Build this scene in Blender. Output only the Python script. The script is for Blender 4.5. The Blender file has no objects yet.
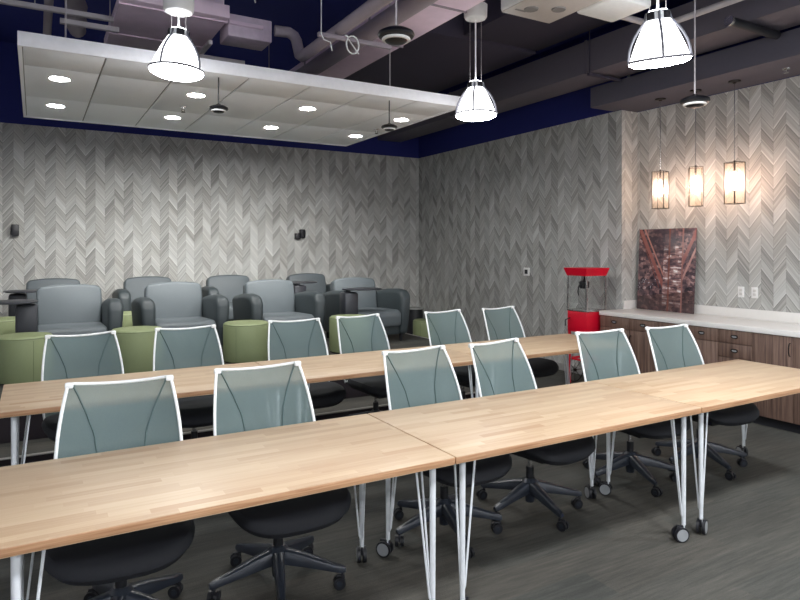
import bpy, bmesh, math, random
from mathutils import Vector, Matrix
random.seed(7)
R = math.radians
PI = math.pi
scn = bpy.context.scene
COL = scn.collection

# ------------------------------------------------------------------ materials
class NT:
    """small node-tree writer"""
    def __init__(self, name):
        self.m = bpy.data.materials.new(name)
        self.m.use_nodes = True
        self.t = self.m.node_tree
        self.t.nodes.clear()
        self.out = self.t.nodes.new('ShaderNodeOutputMaterial')
    def n(self, kind, **kw):
        nd = self.t.nodes.new(kind)
        for k, v in kw.items():
            setattr(nd, k, v)
        return nd
    def link(self, a, b):
        self.t.links.new(a, b)
    def setin(self, sock, v):
        if isinstance(v, bpy.types.NodeSocket):
            self.link(v, sock)
        else:
            sock.default_value = v
    def math(self, op, a, b=0.0, c=None):
        nd = self.n('ShaderNodeMath', operation=op)
        self.setin(nd.inputs[0], a); self.setin(nd.inputs[1], b)
        if c is not None: self.setin(nd.inputs[2], c)
        return nd.outputs[0]
    def vec(self, x, y, z):
        nd = self.n('ShaderNodeCombineXYZ')
        for i, v in enumerate((x, y, z)): self.setin(nd.inputs[i], v)
        return nd.outputs[0]
    def sep(self, v):
        nd = self.n('ShaderNodeSeparateXYZ'); self.link(v, nd.inputs[0])
        return nd.outputs[0], nd.outputs[1], nd.outputs[2]
    def noise(self, v, scale, detail=2.0, rough=0.5):
        nd = self.n('ShaderNodeTexNoise')
        self.link(v, nd.inputs['Vector'])
        nd.inputs['Scale'].default_value = scale
        nd.inputs['Detail'].default_value = detail
        nd.inputs['Roughness'].default_value = rough
        return nd.outputs['Fac']
    def white(self, v):
        nd = self.n('ShaderNodeTexWhiteNoise', noise_dimensions='3D')
        self.link(v, nd.inputs['Vector'])
        return nd.outputs['Value']
    def ramp(self, f, stops):
        nd = self.n('ShaderNodeValToRGB')
        e = nd.color_ramp.elements
        while len(e) < len(stops): e.new(0.5)
        for el, (p, c) in zip(e, stops):
            el.position = p; el.color = (*c, 1)
        self.setin(nd.inputs[0], f)
        return nd.outputs[0]
    def mix(self, f, a, b, blend='MIX'):
        nd = self.n('ShaderNodeMix', data_type='RGBA', blend_type=blend)
        self.setin(nd.inputs[0], f)
        self.setin(nd.inputs[6], a if isinstance(a, bpy.types.NodeSocket) else (*a, 1))
        self.setin(nd.inputs[7], b if isinstance(b, bpy.types.NodeSocket) else (*b, 1))
        return nd.outputs[2]
    def pos(self):
        return self.n('ShaderNodeNewGeometry').outputs['Position']
    def obj(self):
        return self.n('ShaderNodeTexCoord').outputs['Object']
    def bump(self, h, strength, dist=0.01):
        nd = self.n('ShaderNodeBump')
        nd.inputs['Strength'].default_value = strength
        nd.inputs['Distance'].default_value = dist
        self.link(h, nd.inputs['Height'])
        return nd.outputs[0]
    def bsdf(self, color, rough=0.5, metal=0.0, normal=None, **kw):
        b = self.n('ShaderNodeBsdfPrincipled')
        self.setin(b.inputs['Base Color'], color if isinstance(color, bpy.types.NodeSocket) else (*color, 1))
        self.setin(b.inputs['Roughness'], rough)
        b.inputs['Metallic'].default_value = metal
        if normal is not None: self.link(normal, b.inputs['Normal'])
        for k, v in kw.items():
            self.setin(b.inputs[k], v)
        return b.outputs[0]
    def done(self, shader):
        self.link(shader, self.out.inputs[0])
        return self.m

def srgb(r, g, b):
    f = lambda c: (c/255/12.92) if c/255 <= 0.04045 else ((c/255+0.055)/1.055)**2.4
    return (f(r), f(g), f(b))

def plain(name, col, rough=0.5, metal=0.0, var=0.06, scale=30.0, bump=0.0, **kw):
    t = NT(name)
    nz = t.noise(t.obj(), scale, 3.0)
    c = t.mix(nz, tuple(x*(1-var) for x in col), tuple(min(1, x*(1+var)) for x in col))
    nrm = t.bump(nz, bump, 0.004) if bump else None
    return t.done(t.bsdf(c, rough, metal, nrm, **kw))

def emitter(name, col, strength):
    t = NT(name)
    e = t.n('ShaderNodeEmission')
    e.inputs[0].default_value = (*col, 1); e.inputs[1].default_value = strength
    return t.done(e.outputs[0])

def wallpaper(name, axis):
    t = NT(name)
    x, y, z = t.sep(t.pos())
    h = x if axis == 'x' else y
    W, RISE = 0.1365, 0.175
    c = t.math('DIVIDE', h, W)
    col = t.math('FLOOR', c)
    f = t.math('SUBTRACT', c, col)
    par = t.math('ABSOLUTE', t.math('MODULO', col, 2.0))
    inv = t.math('SUBTRACT', 1.0, f)
    tri = t.math('ADD', t.math('MULTIPLY', par, f), t.math('MULTIPLY', t.math('SUBTRACT', 1.0, par), inv))
    v = t.math('SUBTRACT', z, t.math('MULTIPLY', tri, RISE))
    # a slow shift per pair of columns so plank edges do not all line up
    pk = t.math('FLOOR', t.math('DIVIDE', t.math('ADD', col, 0.5), 2.0))
    sh = t.white(t.vec(pk, 3.0, 1.0))
    v2 = t.math('ADD', v, t.math('MULTIPLY', sh, 0.05))
    P1, P2 = 0.036, 0.132
    fine = t.math('FLOOR', t.math('DIVIDE', v2, P1))
    coarse = t.math('FLOOR', t.math('DIVIDE', v2, P2))
    r1 = t.white(t.vec(col, fine, 5.0))
    r2 = t.white(t.vec(col, coarse, 9.0))
    r3 = t.white(t.vec(t.math('FLOOR', t.math('DIVIDE', col, 4.0)), t.math('FLOOR', t.math('DIVIDE', v2, 0.42)), 2.0))
    grain = t.noise(t.vec(t.math('MULTIPLY', h, 5.0), t.math('MULTIPLY', v, 80.0), col), 1.0, 3.0, 0.6)
    val = t.math('ADD', t.math('MULTIPLY', r1, 0.16), t.math('MULTIPLY', r2, 0.30))
    val = t.math('ADD', val, t.math('MULTIPLY', r3, 0.05))
    val = t.math('ADD', val, t.math('MULTIPLY', grain, 0.42))
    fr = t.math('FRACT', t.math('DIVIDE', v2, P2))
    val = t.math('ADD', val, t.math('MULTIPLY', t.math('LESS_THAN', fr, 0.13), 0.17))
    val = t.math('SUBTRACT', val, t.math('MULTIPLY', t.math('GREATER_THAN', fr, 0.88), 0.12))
    # columns leaning one way read a little darker than their mirror, as printed veneer does
    val = t.math('SUBTRACT', val, t.math('MULTIPLY', par, 0.09))
    cc = t.ramp(val, [(0.16, srgb(132, 133, 132)), (0.42, srgb(172, 172, 169)), (0.64, srgb(194, 194, 191)), (0.86, srgb(224, 223, 218))])
    edge = t.math('LESS_THAN', t.math('MINIMUM', f, inv), 0.035)
    cc = t.mix(t.math('MULTIPLY', edge, 0.12), cc, srgb(96, 93, 90))
    tone = t.mix(r2, (1.02, 1.0, 0.97), (0.98, 1.0, 1.0))
    cc = t.mix(1.0, cc, tone, 'MULTIPLY')
    return t.done(t.bsdf(cc, 0.75))

def butcher(name):
    t = NT(name)
    o = t.obj()
    info = t.n('ShaderNodeObjectInfo').outputs['Random']
    x, y, z = t.sep(o)
    rowi = t.math('FLOOR', t.math('DIVIDE', t.math('ADD', y, 5.0), 0.045))
    off = t.white(t.vec(rowi, t.math('MULTIPLY', info, 37.0), 1.0))
    xs = t.math('ADD', t.math('DIVIDE', x, 0.42), t.math('MULTIPLY', off, 7.0))
    coli = t.math('FLOOR', xs)
    rnd = t.white(t.vec(rowi, coli, t.math('MULTIPLY', info, 11.0)))
    rnd2 = t.white(t.vec(rowi, coli, 77.0))
    g = t.noise(t.vec(t.math('ADD', t.math('MULTIPLY', x, 3.0), t.math('MULTIPLY', rnd, 20.0)), t.math('MULTIPLY', y, 70.0), rnd2), 1.0, 4.0, 0.6)
    big = t.noise(t.vec(t.math('MULTIPLY', x, 1.2), t.math('MULTIPLY', y, 6.0), info), 1.0, 2.0)
    val = t.math('ADD', t.math('MULTIPLY', rnd, 0.30), t.math('MULTIPLY', g, 0.4))
    val = t.math('ADD', val, t.math('MULTIPLY', big, 0.24))
    c = t.ramp(val, [(0.14, srgb(166, 134, 103)), (0.42, srgb(186, 160, 131)), (0.62, srgb(196, 173, 144)), (0.90, srgb(207, 188, 162))])
    dark = t.math('LESS_THAN', rnd2, 0.035)
    c = t.mix(t.math('MULTIPLY', dark, 0.45), c, srgb(160, 122, 88))
    return t.done(t.bsdf(c, 0.42, 0.0, t.bump(g, 0.05, 0.002)))

def carpet(name, base=(1, 1, 1)):
    t = NT(name)
    p = t.pos()
    x, y, z = t.sep(p)
    rowi = t.math('FLOOR', t.math('DIVIDE', y, 0.25))
    off = t.white(t.vec(rowi, 4.0, 0.0))
    coli = t.math('FLOOR', t.math('ADD', x, t.math('MULTIPLY', off, 3.0)))
    rnd = t.white(t.vec(rowi, coli, 2.0))
    s1 = t.noise(t.vec(t.math('MULTIPLY', x, 3.0), t.math('MULTIPLY', y, 44.0), rnd), 1.0, 4.0, 0.65)
    s2 = t.noise(t.vec(t.math('MULTIPLY', x, 0.9), t.math('MULTIPLY', y, 3.5), 1.0), 1.0, 3.0)
    fz = t.noise(p, 160.0, 2.0, 0.7)
    val = t.math('ADD', t.math('MULTIPLY', s1, 0.55), t.math('MULTIPLY', s2, 0.3))
    val = t.math('ADD', val, t.math('MULTIPLY', fz, 0.3))
    val = t.math('ADD', val, t.math('MULTIPLY', rnd, 0.06))
    c = t.ramp(val, [(0.30, srgb(39, 40, 37)), (0.52, srgb(59, 60, 56)), (0.70, srgb(76, 76, 71)), (0.90, srgb(97, 94, 88))])
    c = t.mix(rnd, c, t.mix(1.0, c, (1.06, 0.98, 0.94), 'MULTIPLY'))
    return t.done(t.bsdf(c, 0.95, 0.0, t.bump(fz, 0.5, 0.004)))

def zebrano(name):
    t = NT(name)
    x, y, z = t.sep(t.pos())
    a = t.noise(t.vec(t.math('MULTIPLY', y, 38.0), t.math('MULTIPLY', z, 1.2), t.math('MULTIPLY', x, 38.0)), 1.0, 4.0, 0.65)
    b = t.noise(t.vec(t.math('MULTIPLY', y, 140.0), t.math('MULTIPLY', z, 3.0), 2.0), 1.0, 2.0)
    v = t.math('ADD', t.math('MULTIPLY', a, 0.75), t.math('MULTIPLY', b, 0.25))
    c = t.ramp(v, [(0.30, srgb(56, 40, 34)), (0.46, srgb(100, 78, 68)), (0.62, srgb(130, 106, 93)), (0.80, srgb(158, 136, 122))])
    return t.done(t.bsdf(c, 0.5))

def mesh_fabric(name):
    t = NT(name)
    o = t.obj()
    w = t.noise(o, 420.0, 1.0)
    c = t.mix(w, srgb(92, 110, 110), srgb(114, 132, 131))
    b = t.bsdf(c, 0.7)
    tr = t.n('ShaderNodeBsdfTransparent'); tr.inputs[0].default_value = (0.92, 0.98, 0.96, 1)
    mx = t.n('ShaderNodeMixShader'); mx.inputs[0].default_value = 0.77
    t.link(tr.outputs[0], mx.inputs[1]); t.link(b, mx.inputs[2])
    return t.done(mx.outputs[0])

def thin_glass(name, col, clear, rough=0.05):
    t = NT(name)
    tr = t.n('ShaderNodeBsdfTransparent'); tr.inputs[0].default_value = (*col, 1)
    g = t.n('ShaderNodeBsdfGlossy'); g.inputs['Roughness'].default_value = rough
    mx = t.n('ShaderNodeMixShader'); mx.inputs[0].default_value = 1-clear
    t.link(tr.outputs[0], mx.inputs[1]); t.link(g.outputs[0], mx.inputs[2])
    return t.done(mx.outputs[0])

def seedy_glass(name):
    t = NT(name)
    nz = t.noise(t.obj(), 60.0, 2.0)
    tr = t.n('ShaderNodeBsdfTransparent'); tr.inputs[0].default_value = (1.0, 0.97, 0.93, 1)
    tl = t.n('ShaderNodeBsdfTranslucent'); t.link(t.mix(nz, (0.9, 0.84, 0.74), (1, 0.97, 0.92)), tl.inputs[0])
    mx = t.n('ShaderNodeMixShader'); t.link(t.math('MULTIPLY', nz, 0.14), mx.inputs[0])
    t.link(tr.outputs[0], mx.inputs[1]); t.link(tl.outputs[0], mx.inputs[2])
    return t.done(mx.outputs[0])

def print_art(name):
    """abstract printed picture: mauve and copper beams over dark clutter (object coords, y across, z up)"""
    t = NT(name)
    x, y, z = t.sep(t.obj())
    u = t.math('DIVIDE', y, -0.84)           # 0 left .. 1 right as seen
    v = t.math('DIVIDE', z, 1.06)
    uv = t.vec(u, v, 0.0)
    n1 = t.noise(uv, 9.0, 6.0, 0.7)
    vo = t.n('ShaderNodeTexVoronoi', distance='CHEBYCHEV'); vo.inputs['Scale'].default_value = 16.0
    t.link(t.vec(t.math('MULTIPLY', u, 1.0), t.math('MULTIPLY', v, 1.8), 0.0), vo.inputs['Vector'])
    vr = t.sep(vo.outputs['Color'])[0]
    n2 = t.noise(t.vec(t.math('MULTIPLY', u, 4.0), t.math('MULTIPLY', v, 26.0), 3.0), 1.0, 4.0, 0.6)
    mid = t.math('MULTIPLY', t.math('MULTIPLY', t.math('GREATER_THAN', u, 0.46), t.math('LESS_THAN', u, 0.78)), t.math('MULTIPLY', t.math('LESS_THAN', v, 0.80), t.math('GREATER_THAN', v, 0.06)))
    va = t.math('ADD', t.math('MULTIPLY', n1, 0.72), t.math('MULTIPLY', vr, 0.22))
    vb = t.math('ADD', t.math('MULTIPLY', n2, 1.0), t.math('MULTIPLY', vr, 0.16))
    val = t.math('ADD', t.math('MULTIPLY', va, t.math('SUBTRACT', 1.0, mid)), t.math('MULTIPLY', vb, mid))
    c = t.ramp(val, [(0.30, srgb(40, 34, 42)), (0.47, srgb(92, 74, 80)), (0.57, srgb(140, 106, 104)), (0.66, srgb(180, 152, 148)), (0.76, srgb(240, 236, 236))])
    # dark upper band and dark lower edges
    top = t.math('MULTIPLY', t.math('GREATER_THAN', v, 0.70), t.math('LESS_THAN', t.math('ABSOLUTE', t.math('SUBTRACT', u, 0.42)), 0.24))
    c = t.mix(t.math('MULTIPLY', top, 0.65), c, srgb(60, 52, 60))
    low = t.math('LESS_THAN', t.math('ADD', v, t.math('MULTIPLY', u, -0.10)), 0.16)
    c = t.mix(t.math('MULTIPLY', low, 0.6), c, srgb(64, 46, 44))
    # specks lower left
    sp = t.n('ShaderNodeTexVoronoi'); sp.inputs['Scale'].default_value = 34.0
    t.link(uv, sp.inputs['Vector'])
    spk = t.math('LESS_THAN', sp.outputs['Distance'], 0.2)
    zone = t.math('MULTIPLY', t.math('LESS_THAN', u, 0.34), t.math('MULTIPLY', t.math('LESS_THAN', v, 0.38), t.math('GREATER_THAN', v, 0.24)))
    c = t.mix(t.math('MULTIPLY', spk, zone), c, srgb(205, 205, 215))
    def beam(a, b, w, colr, cur):
        d = t.math('ABSOLUTE', t.math('SUBTRACT', v, t.math('ADD', t.math('MULTIPLY', u, a), b)))
        m = t.math('LESS_THAN', d, w)
        return d, m
    for a, b, w, lo, hi, colr in ((-1.55, 1.03, 0.050, 0.0, 0.46, srgb(150, 92, 84)), (-1.55, 1.16, 0.022, 0.0, 0.46, srgb(182, 128, 116)),
                                  (-1.75, 0.98, 0.018, 0.0, 0.40, srgb(112, 66, 62)), (1.7, -0.75, 0.05, 0.78, 1.0, srgb(146, 92, 88)), (1.7, -0.95, 0.03, 0.80, 1.0, srgb(186, 140, 134))):
        d, m = beam(a, b, w, colr, c)
        m = t.math('MULTIPLY', m, t.math('MULTIPLY', t.math('GREATER_THAN', u, lo), t.math('LESS_THAN', u, hi)))
        c = t.mix(t.math('MULTIPLY', m, 0.85), c, colr)
    for lo, hi, colr in ((0.545, 0.575, srgb(116, 68, 60)), (0.775, 0.80, srgb(150, 104, 98))):
        m = t.math('MULTIPLY', t.math('GREATER_THAN', u, lo), t.math('LESS_THAN', u, hi))
        c = t.mix(t.math('MULTIPLY', m, 0.8), c, colr)
    return t.done(t.bsdf(c, 0.25))

M = {}
M['wallx'] = wallpaper('chevron_paper_x', 'x')
M['wally'] = wallpaper('chevron_paper_y', 'y')
M['wood'] = butcher('butcher_block')
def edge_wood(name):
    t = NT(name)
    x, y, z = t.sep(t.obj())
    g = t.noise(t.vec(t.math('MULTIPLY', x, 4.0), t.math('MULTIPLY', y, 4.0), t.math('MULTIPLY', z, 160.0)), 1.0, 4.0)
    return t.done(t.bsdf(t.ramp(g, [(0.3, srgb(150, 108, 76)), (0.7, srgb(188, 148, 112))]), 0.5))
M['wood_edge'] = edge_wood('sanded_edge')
M['carpet'] = carpet('carpet')
M['zeb'] = zebrano('cabinet_laminate')
M['fabric'] = mesh_fabric('chair_mesh')
M['navy'] = plain('navy_paint', srgb(20, 30, 104), 0.8)
M['deck'] = plain('deck_paint', srgb(22, 34, 112), 0.8)
M['bounce_wall'] = plain('bounce_white', srgb(236, 238, 242), 0.8)  # near-white on the unseen walls, chosen to bounce light into the room
M['bulk'] = plain('dark_bulkhead', srgb(58, 54, 70), 0.8)
M['ductdark'] = plain('dark_duct', srgb(92, 88, 98), 0.6)
M['soffit'] = plain('soffit_paint', srgb(88, 86, 98), 0.7)
M['mauve'] = plain('galvanised_duct', srgb(236, 214, 229), 0.55, 0.0, 0.10, 8.0)
M['pipe'] = plain('painted_pipe', srgb(158, 148, 156), 0.6)
M['strut'] = plain('strut_steel', srgb(186, 180, 182), 0.5)
M['plastic'] = plain('wrapped_box', srgb(222, 204, 218), 0.22, 0.0, 0.18, 14.0)
M['frame_w'] = plain('white_frame', srgb(244, 247, 247), 0.4)
M['seam'] = plain('seam_thread', srgb(72, 92, 92), 0.7)
M['black'] = plain('black_plastic', srgb(30, 31, 36), 0.45)
M['jet'] = plain('jet_plastic', srgb(14, 14, 18), 0.4)
M['base'] = plain('graphite_base', srgb(42, 47, 56), 0.3)
M['seat'] = plain('seat_fabric', srgb(25, 27, 34), 0.75, 0, 0.1, 200)
M['legw'] = plain('silver_leg', srgb(224, 228, 232), 0.35, 0.1)
M['chrome'] = plain('chrome', srgb(200, 198, 196), 0.22, 0.9)
M['silver'] = plain('silver_disc', srgb(176, 180, 184), 0.35, 0.4)
M['vinyl'] = plain('grey_vinyl', srgb(90, 98, 102), 0.55, 0, 0.05, 60)
M['vinyl_d'] = plain('charcoal_vinyl', srgb(58, 66, 69), 0.5, 0, 0.05, 60)
M['tablet'] = plain('tablet_laminate', srgb(52, 54, 60), 0.4)
M['green'] = plain('green_vinyl', srgb(136, 147, 108), 0.6, 0, 0.04, 50)
M['green_s'] = plain('green_piping', srgb(100, 111, 78), 0.6)
M['tile'] = plain('ceiling_tile', srgb(248, 250, 253), 0.9, 0, 0.03, 120)
M['grid'] = plain('ceiling_grid', srgb(128, 124, 122), 0.6)
M['cage'] = plain('cage_wire', srgb(120, 120, 128), 0.5)
M['fascia'] = plain('fascia_white', srgb(242, 242, 245), 0.6)
M['counter'] = plain('white_quartz', srgb(226, 224, 220), 0.3, 0, 0.03, 25)
M['handle'] = plain('dark_bronze', srgb(40, 34, 32), 0.35, 0.6)
M['red'] = plain('red_enamel', srgb(206, 10, 42), 0.35)
M['white'] = plain('white_plastic', srgb(232, 232, 230), 0.45)
M['sock'] = plain('socket_white', srgb(206, 204, 200), 0.5)
M['beige'] = plain('beige_plastic', srgb(190, 182, 176), 0.5)
M['base_t'] = plain('baseboard_paint', srgb(150, 148, 146), 0.5)
M['cavity'] = plain('cavity_dark', srgb(30, 30, 36), 0.8)
M['glass'] = thin_glass('popper_glass', (0.985, 0.99, 0.99), 0.955)
M['seedy'] = seedy_glass('seedy_glass')
M['art'] = print_art('abstract_print')
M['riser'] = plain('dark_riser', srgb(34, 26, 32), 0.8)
M['rail'] = plain('metal_strip', srgb(190, 186, 180), 0.3, 0.6)
M['grey_top'] = plain('grey_top', srgb(150, 152, 150), 0.5)
M['shade'] = emitter('lit_shade', (0.95, 0.97, 1.0), 4.0)
M['up_fill'] = emitter('added_uplight', (0.95, 0.97, 1.0), 14.0)
M['lens_added'] = emitter('added_lamp_lens', (0.96, 0.98, 1.0), 150.0)  # lens of the unseen pendants added for brightness
M['lens'] = emitter('lit_lens', (0.96, 0.98, 1.0), 46.0)
M['down'] = emitter('lit_downlight', (1.0, 0.97, 0.93), 150.0)
M['bulb'] = emitter('warm_bulb', (1.0, 0.73, 0.62), 90.0)

# ------------------------------------------------------------------ geometry helpers
class MB:
    def __init__(self):
        self.bm = bmesh.new()
    def _merge(self, tmp, mi, mat=None):
        if mat is not None: bmesh.ops.transform(tmp, matrix=mat, verts=tmp.verts)
        for f in tmp.faces: f.material_index = mi
        me = bpy.data.meshes.new('tmp'); tmp.to_mesh(me); tmp.free()
        self.bm.from_mesh(me); bpy.data.meshes.remove(me)
    def box(self, x0, x1, y0, y1, z0, z1, bevel=0.0, seg=2, mi=0, mat=None):
        t = bmesh.new(); bmesh.ops.create_cube(t, size=1)
        for v in t.verts:
            v.co = Vector(((x0+x1)/2+v.co.x*(x1-x0), (y0+y1)/2+v.co.y*(y1-y0), (z0+z1)/2+v.co.z*(z1-z0)))
        if bevel: bmesh.ops.bevel(t, geom=t.edges[:], offset=bevel, segments=seg, profile=0.5, affect='EDGES')
        self._merge(t, mi, mat); return self
    def tube(self, pts, r, n=10, closed=False, mi=0, caps=True, mat=None):
        pts = [Vector(p) for p in pts]; N = len(pts)
        rad = r if isinstance(r, (list, tuple)) else [r]*N
        t = bmesh.new(); rings = []; prev = None
        for i, p in enumerate(pts):
            if closed: d = (pts[(i+1) % N]-pts[i-1])
            elif i == 0: d = pts[1]-pts[0]
            elif i == N-1: d = pts[-1]-pts[-2]
            else: d = (pts[i+1]-p).normalized()+(p-pts[i-1]).normalized()
            d.normalize()
            if prev is None:
                a = Vector((0, 0, 1)) if abs(d.z) < 0.9 else Vector((1, 0, 0))
                s = d.cross(a).normalized()
            else:
                s = (prev-d*prev.dot(d)).normalized()
            prev = s; u = d.cross(s)
            rings.append([t.verts.new(p+(s*math.cos(2*PI*k/n)+u*math.sin(2*PI*k/n))*rad[i]) for k in range(n)])
        for i in range(N if closed else N-1):
            a, b = rings[i], rings[(i+1) % N]
            for k in range(n): t.faces.new((a[k], a[(k+1) % n], b[(k+1) % n], b[k]))
        if caps and not closed:
            t.faces.new(rings[0][::-1]); t.faces.new(rings[-1])
        bmesh.ops.recalc_face_normals(t, faces=t.faces[:])
        self._merge(t, mi, mat); return self
    def cyl(self, p0, p1, r0, r1=None, n=20, mi=0, mat=None):
        return self.tube([p0, p1], [r0, r0 if r1 is None else r1], n, mi=mi, mat=mat)
    def lathe(self, prof, c=(0, 0, 0), n=32, mi=0, mat=None):
        t = bmesh.new(); rings = []
        for r, z in prof:
            if r <= 1e-6: rings.append([t.verts.new((c[0], c[1], c[2]+z))])
            else: rings.append([t.verts.new((c[0]+r*math.cos(2*PI*k/n), c[1]+r*math.sin(2*PI*k/n), c[2]+z)) for k in range(n)])
        for a, b in zip(rings, rings[1:]):
            for k in range(n):
                k2 = (k+1) % n
                if len(a) == 1 and len(b) == 1: continue
                if len(a) == 1: t.faces.new((a[0], b[k], b[k2]))
                elif len(b) == 1: t.faces.new((a[k], a[k2], b[0]))
                else: t.faces.new((a[k], a[k2], b[k2], b[k]))
        bmesh.ops.recalc_face_normals(t, faces=t.faces[:])
        self._merge(t, mi, mat); return self
    def prism(self, poly, a0, a1, axis='x', bevel=0.0, seg=3, mi=0, mat=None, fn=None):
        """poly in the plane across `axis`: x->(y,z), y->(x,z), z->(x,y)"""
        t = bmesh.new()
        def P(p, a):
            return {'x': (a, p[0], p[1]), 'y': (p[0], a, p[1]), 'z': (p[0], p[1], a)}[axis]
        A = [t.verts.new(P(p, a0)) for p in poly]; B = [t.verts.new(P(p, a1)) for p in poly]
        t.faces.new(A); t.faces.new(B[::-1]); n = len(poly)
        for k in range(n): t.faces.new((A[k], B[k], B[(k+1) % n], A[(k+1) % n]))
        bmesh.ops.recalc_face_normals(t, faces=t.faces[:])
        if bevel:
            es = [e for e in t.edges if e.calc_face_angle(0) > 0.6]
            bmesh.ops.bevel(t, geom=es, offset=bevel, segments=seg, profile=0.5, affect='EDGES')
        if fn:
            for v in t.verts: v.co = Vector(fn(*v.co))
        self._merge(t, mi, mat); return self
    def grid(self, fn, nu, nv, mi=0):
        t = bmesh.new()
        g = [[t.verts.new(fn(i/nu, j/nv)) for j in range(nv+1)] for i in range(nu+1)]
        for i in range(nu):
            for j in range(nv): t.faces.new((g[i][j], g[i+1][j], g[i+1][j+1], g[i][j+1]))
        self._merge(t, mi); return self
    def loft(self, rings, mi=0, mat=None):
        t = bmesh.new(); rs = [[t.verts.new(p) for p in r] for r in rings]; n = len(rings[0])
        for a, b in zip(rs, rs[1:]):
            for k in range(n): t.faces.new((a[k], a[(k+1) % n], b[(k+1) % n], b[k]))
        t.faces.new(rs[0][::-1]); t.faces.new(rs[-1])
        bmesh.ops.recalc_face_normals(t, faces=t.faces[:])
        self._merge(t, mi, mat); return self
    def build(self, name, mats, parent=None, smooth=True, angle=38):
        bm = self.bm
        if smooth:
            for f in bm.faces: f.smooth = True
            for e in bm.edges:
                if len(e.link_faces) == 2 and e.calc_face_angle(0) > R(angle): e.smooth = False
        me = bpy.data.meshes.new(name); bm.to_mesh(me); bm.free()
        for m in (mats if isinstance(mats, (list, tuple)) else [mats]): me.materials.append(M[m])
        o = bpy.data.objects.new(name, me); COL.objects.link(o)
        if parent: o.parent = parent
        return o

def tag(o, label, cat, group=None):
    o['label'] = label; o['category'] = cat
    if group: o['group'] = group
    return o
def thing(name, label, cat, loc=(0, 0, 0), rz=0.0, group=None):
    o = bpy.data.objects.new(name, None); COL.objects.link(o)
    o.location = loc; o.rotation_euler = (0, 0, rz); o.empty_display_size = 0.1
    return tag(o, label, cat, group)
def struct(o):
    o['kind'] = 'structure'; return o
KIDS = {}
def kids(o): return [c for c in COL.objects if c.parent == o]
def dup(root, loc, rz=0.0, label=None):
    def rec(o, par):
        c = o.copy(); COL.objects.link(c)
        if par is not None: c.parent = par
        for k in kids(o): rec(k, c)
        return c
    r = rec(root, None)
    r.location = loc; r.rotation_euler = (0, 0, rz)
    if label: r['label'] = label
    return r

# ------------------------------------------------------------------ setting
XL, YF = -3.0, -2.6            # unseen left wall and the wall behind the camera
XR, YB = 6.76, 10.9           # right wall, back wall
XN, YN = 7.07, 5.775            # recessed counter wall and its return
ZW, ZC = 3.565, 4.75           # top of the wallpaper, ceiling deck
ZP = 0.40                      # lounge platform
FZ = -0.08                     # carpet level
struct(MB().box(XL-0.1, XN+0.2, YF-0.1, YB+0.1, FZ-0.1, FZ).build('floor', 'carpet'))
struct(MB().box(XL-0.1, XN+0.2, YF-0.1, YB+0.1, ZC, ZC+0.1).build('ceiling', 'deck'))
struct(MB().box(XL-0.1, XR+0.2, YB, YB+0.1, FZ, ZW, mi=0).box(XL-0.1, XR+0.2, YB, YB+0.1, ZW, ZC, mi=1).build('wall_back', ['wallx', 'navy']))
struct(MB().box(XR, XR+0.12, YN+0.01, YB, FZ, ZW, mi=0).box(XR, XR+0.12, YN+0.01, YB, ZW, ZC, mi=1).build('wall_right', ['wally', 'navy']))
struct(MB().box(XR, XN+0.12, YN, YN+0.01, FZ, ZW).build('wall_return', 'wallx'))
struct(MB().box(XN, XN+0.12, YF, YN, FZ, ZW, mi=0).box(XN, XN+0.12, YF, YN+0.12, ZW, ZC, mi=1).build('wall_alcove', ['wally', 'navy']))
struct(MB().box(XL-0.1, XL, YF, YB, FZ, ZC).build('wall_left', 'bounce_wall'))
struct(MB().box(XL-0.1, XN+0.12, YF-0.1, YF, FZ, ZC).build('wall_front', 'bounce_wall'))
struct(MB().box(XR-0.012, XR, YN, YB-0.012, FZ, FZ+0.10, 0.003).build('baseboard_right', 'base_t'))
struct(MB().box(5.0, XR-0.012, YB-0.012, YB, FZ, FZ+0.10, 0.003).build('baseboard_back', 'base_t'))
YP, YS, ZSt = 6.60, 6.12, -0.018
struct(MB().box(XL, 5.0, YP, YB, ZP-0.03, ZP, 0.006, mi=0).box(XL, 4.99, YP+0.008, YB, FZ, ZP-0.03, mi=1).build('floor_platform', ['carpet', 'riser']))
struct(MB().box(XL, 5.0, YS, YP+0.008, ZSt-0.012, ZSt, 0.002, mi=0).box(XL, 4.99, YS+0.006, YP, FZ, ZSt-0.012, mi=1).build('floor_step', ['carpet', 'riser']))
struct(MB().box(XL, 5.0, YS-0.006, YS+0.022, ZSt-0.010, ZSt+0.004, 0.002).build('trim_1', 'rail'))
struct(MB().box(4.975, 5.006, YP, YB, ZP, ZP+0.006, 0.002).build('trim_2', 'rail'))

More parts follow.
